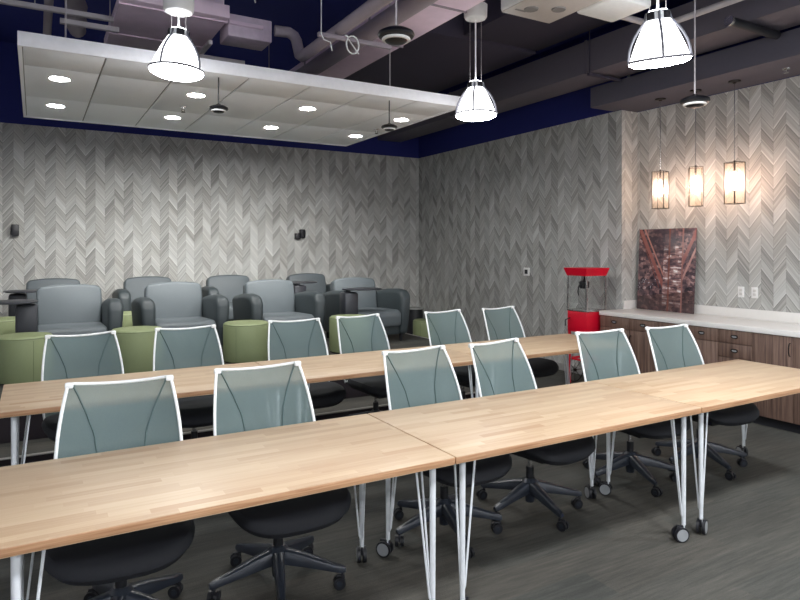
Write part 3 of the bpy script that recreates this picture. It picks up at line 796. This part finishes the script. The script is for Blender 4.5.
# ------------------------------------------------------------------ round black pendant speakers
def disc(label, loc, ztop, s):
    t = thing('pendant_speaker', label, 'pendant speaker', loc, 0, 'round black pendant speakers')
    k = s/0.105
    P = lambda pr: [(r*k, z*k) for r, z in pr]
    MB().lathe(P([(0, 0.06), (0.02, 0.06), (0.03, 0.05), (0.07, 0.042), (0.10, 0.026), (0.105, 0.012), (0.098, 0.0), (0.075, -0.008), (0.06, -0.012)]), n=36).build('body', 'jet', t)
    MB().lathe(P([(0.060, -0.010), (0.078, -0.006), (0.082, -0.013), (0.078, -0.020), (0.066, -0.022), (0.060, -0.010)]), n=36).build('ring', 'white', t)
    MB().lathe(P([(0.066, -0.018), (0.055, -0.030), (0.03, -0.036), (0, -0.038)]), n=30).build('cone', 'jet', t)
    MB().cyl((0, 0, 0.05*k), (0, 0, ztop-loc[2]), 0.006, n=8).build('rod', 'black' if s < 0.1 else 'strut', t)
    return t
disc('small black disc speaker hung under the left half of the ceiling panel', (1.40, 5.60, 2.935), ZS, 0.083)
disc('small black disc speaker hung under the right tip of the ceiling panel', (3.12, 5.60, 2.94), ZS, 0.083)
disc('large black disc speaker on a rod, in the top middle', (1.80, 3.15, 2.925), ZC, 0.107)
disc('black disc speaker with white ring, hanging before the glass lanterns', (4.50, 3.13, 2.86), ZC, 0.112)

# ------------------------------------------------------------------ glass lanterns over the counter
ZSO = 3.57
def lantern(label, y, rz):
    t = thing('glass_lantern', label, 'pendant lamp', (6.70, y, 2.21), 0, 'square glass lanterns over the counter')
    m = Matrix.Rotation(R(rz), 4, 'Z'); a = 0.072; H = 0.46
    for k in range(4):
        mk = m @ Matrix.Rotation(R(90*k), 4, 'Z')
        MB().box(a-0.003, a, -a+0.004, a-0.004, 0.006, H-0.004, mat=mk).build('glass_pane', 'seedy', t)
    f = MB()
    for sx in (-1, 1):
        for sy in (-1, 1): f.box(sx*a-0.0035, sx*a+0.0035, sy*a-0.0035, sy*a+0.0035, 0, H, mat=m)
    for z in (0.002, H-0.002):
        for s in (-1, 1):
            f.box(-a, a, s*a-0.0035, s*a+0.0035, z-0.003, z+0.003, mat=m).box(s*a-0.0035, s*a+0.0035, -a, a, z-0.003, z+0.003, mat=m)
    f.box(-a, a, -0.006, 0.006, H-0.004, H+0.004, mat=m).cyl((0, 0, H-0.10), (0, 0, H+0.02), 0.012, n=12, mat=m)
    f.build('frame', 'handle', t)
    bl = MB().lathe([(0, 0.155), (0.016, 0.162), (0.027, 0.19), (0.028, 0.225), (0.020, 0.27), (0.012, 0.30), (0.011, 0.355), (0, 0.356)], n=20)
    bl.build('bulb', 'bulb', t)
    MB().tube([(0, 0, H), (0, 0, ZSO-2.21-0.02)], 0.0045, 8).build('rod', 'chrome', t)
    MB().lathe([(0, -0.03), (0.012, -0.03), (0.02, -0.018), (0.062, -0.014), (0.065, -0.004), (0.065, 0), (0, 0)], (0, 0, ZSO-2.21), 24).build('canopy', 'handle', t)
    return t
lantern('lit amber glass lantern above the art print', 5.13, 12)
lantern('lit glass lantern in the middle, behind the black disc speaker', 4.65, 40)
lantern('lit clear glass lantern nearest the right edge, above the outlets', 4.175, 75)
# small soffit spot at right edge
so = thing('soffit_sprinkler', 'small chrome sprinkler under the soffit at the right edge', 'sprinkler', (6.70, 3.62, ZSO))
MB().lathe([(0, 0), (0.04, 0), (0.036, -0.01), (0.014, -0.014), (0.012, -0.04), (0, -0.04)], n=20).build('body', 'chrome', so)
MB().cyl((0, 0, -0.04), (0, 0, -0.046), 0.025).build('deflector', 'chrome', so)

# ------------------------------------------------------------------ ceiling services
struct(MB().box(6.33, XN, YF, 5.92, ZSO, 3.83, 0.004, mi=0).build('trim_soffit', 'soffit'))
def one(name, label, cat, mb, mats, group=None):
    return tag(mb.build(name, mats), label, cat, group)
du = thing('air_duct', 'long dark rectangular duct running above the counter soffit', 'duct')
MB().box(5.80, 6.325, YF+0.02, YB-0.02, 3.85, 4.24, 0.006).build('duct_body', 'ductdark', du)
for y in (2.6, 5.5, 8.4):
    MB().box(5.79, 6.329, y-0.012, y+0.012, 3.838, 4.25).build('joint_flange', 'ductdark', du)
one('hanger_bar', 'dark trapeze bar under the long duct near the soffit end', 'hanger', MB().box(5.76, 6.32, 5.40, 5.44, 3.80, 3.832, 0.003).cyl((5.78, 5.42, 3.815), (5.78, 5.42, ZC), 0.006, n=8), 'bulk')
one('tube_light', 'black cylindrical fixture fixed under the long duct', 'fixture', MB().cyl((5.52, 3.48, 3.80), (6.27, 3.48, 3.80), 0.042, n=20).cyl((5.49, 3.48, 3.80), (5.52, 3.48, 3.80), 0.045, n=20, mi=1), ['black', 'chrome'])
one('conduit', 'pale conduit pipe running along the long dark duct', 'pipe', MB().tube([(5.40, -1.5, 3.93), (5.40, 4.10, 3.93), (5.36, 4.14, 3.93), (4.1, 4.14, 3.93)], 0.03, 12), 'strut')
one('bulkhead', 'wide dark flat bulkhead hanging over the middle of the room', 'bulkhead', MB().box(4.02, 5.76, 6.33, 8.9, 4.30, ZC, 0.01), 'bulk')
one('bulkhead', 'dark flat bulkhead above the projector, nearest the camera', 'bulkhead', MB().box(4.55, 5.76, 2.2, 6.30, 4.33, ZC, 0.01), 'bulk')
dk = thing('air_duct', 'mauve duct with pale lit underside running front to back beside the bulkhead', 'duct')
MB().box(3.16, 3.56, 4.4, 9.8, 3.98, 4.28, 0.005).build('duct_body', 'mauve', dk)
for y in (4.9, 6.1, 8.0): MB().box(3.145, 3.575, y-0.012, y+0.012, 3.968, 4.29).build('joint_flange', 'pipe', dk)
one('pipe', 'thick painted pipe running front to back, left of the mauve duct', 'pipe', MB().tube([(2.72, 1.5, 3.75), (2.72, 8.6, 3.75)], 0.085, 18).cyl((2.72, 2.2, 3.82), (2.72, 2.2, ZC), 0.006, n=6).cyl((2.72, 8.2, 3.82), (2.72, 8.2, ZC), 0.006, n=6), 'pipe')
one('pipe', 'elbowed painted pipe dropping from the wrapped box and turning forward', 'pipe', MB().tube([(2.10, 6.15, 3.92), (2.24, 6.13, 3.92), (2.29, 6.10, 3.88), (2.30, 6.06, 3.82), (2.30, 5.98, 3.66), (2.30, 5.90, 3.62), (2.30, 5.80, 3.62), (2.30, 1.5, 3.62)], 0.055, 16), 'pipe')
one('strut_channel', 'steel strut crossing under the pipes with a loop of cable', 'strut', MB().box(2.09, 2.80, 4.98, 5.02, 3.525, 3.56, 0.003), 'pipe')
one('cable_loop', 'pale loop of spare cable hanging on the strut', 'cable', MB().tube([(2.33, 4.97, 3.566)]+[(2.40+0.06*math.cos(a), 4.965, 3.49+0.078*math.sin(a)) for a in [R(130-25*i) for i in range(15)]]+[(2.46, 4.97, 3.42)], 0.007, 8), 'frame_w')
one('hanger_wire', 'thin hanger wire dropping to the strut', 'wire', MB().tube([(2.105, 4.965, ZC), (2.105, 4.965, 3.54), (2.13, 4.965, 3.49), (2.19, 4.965, 3.48), (2.205, 4.965, 3.41)], 0.0045, 6), 'frame_w')
d1 = thing('air_duct', 'large mauve duct above the left half of the white ceiling panel', 'duct')
MB().box(0.655, 1.60, 5.98, 7.6, 3.90, 4.02, 0.004).box(0.9, 1.58, 6.10, 7.6, 4.02, ZC, 0.004).build('duct_body', 'mauve', d1)
for y in (6.10, 6.98): MB().box(0.645, 1.61, y-0.014, y+0.014, 3.888, 4.03).build('joint_flange', 'mauve', d1)
vv = thing('air_box', 'plastic-wrapped pinkish air box at the end of the mauve duct', 'air box')
MB().box(1.635, 2.08, 6.17, 6.50, 3.80, 4.02, 0.012).build('housing', 'plastic', vv)
MB().box(1.64, 1.98, 6.14, 6.172, 3.91, 3.945, 0.003).build('rail', 'mauve', vv)
one('strut_channel', 'steel strut below the wrapped air box', 'strut', MB().box(1.35, 1.98, 6.78, 6.82, 3.72, 3.76, 0.003).box(1.5, 1.54, 6.4, 7.2, 3.76, 3.80, 0.003), 'strut')
one('strut_channel', 'long grey strut channel in the top left corner', 'strut', MB().box(-0.6, 0.66, 6.62, 6.67, 3.90, 3.945, 0.003).cyl((-0.45, 6.645, 3.94), (-0.45, 6.645, ZC), 0.005, n=6).cyl((0.0, 6.645, 3.94), (0.0, 6.645, ZC), 0.005, n=6), 'strut')
one('strut_channel', 'short grey strut channel below the long one, top left', 'strut', MB().box(0.20, 0.70, 6.57, 6.62, 3.79, 3.835, 0.003).cyl((0.62, 6.585, 3.83), (0.62, 6.585, ZC), 0.004, n=6), 'strut')
one('pipe', 'dim tan pipe running front to back in the top left corner', 'pipe', MB().tube([(0.13, 4.0, 4.35), (0.13, 9.8, 4.35)], 0.045, 12).cyl((0.13, 4.6, 4.38), (0.13, 4.6, ZC), 0.005, n=6).cyl((0.13, 8.9, 4.38), (0.13, 8.9, ZC), 0.005, n=6), 'pipe')
one('flex_duct', 'crumpled grey flexible duct in the top left shadows', 'duct', MB().tube([(0.28+0.15*i/12+0.02*math.sin(i*2.1), 6.3+0.16*i, 4.25+0.03*math.sin(i*1.3)) for i in range(13)], [0.09+0.012*(i % 2) for i in range(13)], 14), 'pipe')
one('hanging_cable', 'thin white cable dangling beside the wrapped air box', 'cable', MB().tube([(1.86, 6.1, ZC), (1.855, 6.09, 4.4), (1.87, 6.08, 4.28), (1.86, 6.07, 4.20), (1.875, 6.07, 4.13)], 0.005, 6), 'frame_w')
# projector
pj = thing('projector', 'white ceiling projector at the top of the photo', 'projector', (3.30, 3.52, 3.50))
MB().box(-0.26, 0.24, -0.42, 0.22, 0.0, 0.16, 0.02, 3, mi=0).box(-0.25, 0.23, -0.41, 0.21, -0.004, 0.003, 0.001, mi=1).build('case', ['white', 'beige'], pj)
MB().box(0.26, 0.66, -0.42, -0.04, -0.005, 0.07, 0.025, 3).box(0.26, 0.64, -0.42, -0.06, 0.085, 0.15, 0.02, 3).build('side_unit', 'white', pj)
MB().box(0.23, 0.30, -0.40, -0.10, 0.02, 0.13).build('bracket', 'black', pj)
for x, y in ((-0.10, 0.05), (0.08, -0.05)): MB().lathe([(0, -0.012), (0.05, -0.012), (0.055, -0.004), (0, -0.004)], (x, y, 0), 20).build('foot_pad', 'grid', pj)
MB().box(-0.20, -0.10, 0.10, 0.12, -0.007, -0.003).build('vent', 'grid', pj)
MB().cyl((-0.01, -0.1, 0.16), (-0.01, -0.1, ZC-3.50), 0.025, n=14).build('mount', 'white', pj)

# ------------------------------------------------------------------ camera and view
cam = bpy.data.cameras.new('camera')
co = bpy.data.objects.new('camera', cam); COL.objects.link(co)
cam.sensor_width = 36.0; cam.lens = 36.0*630/800; cam.shift_y = -50/800
cam.clip_start = 0.05
co.location = (0, 0, 1.70); co.rotation_euler = (R(90), 0, R(-30.1))
scn.camera = co
w = bpy.data.worlds.new('world'); scn.world = w; w.use_nodes = True
w.node_tree.nodes['Background'].inputs[0].default_value = (0.6, 0.65, 0.8, 1)
w.node_tree.nodes['Background'].inputs[1].default_value = 0.02
vs = scn.view_settings
vs.view_transform = 'Standard'; vs.look = 'None'; vs.gamma = 1.0; vs.use_curve_mapping = False
vs.exposure = 0.36
scn.cycles.use_denoising = True
scn.cycles.max_bounces = 8
scn.cycles.transparent_max_bounces = 16
scn.cycles.sample_clamp_indirect = 6.0
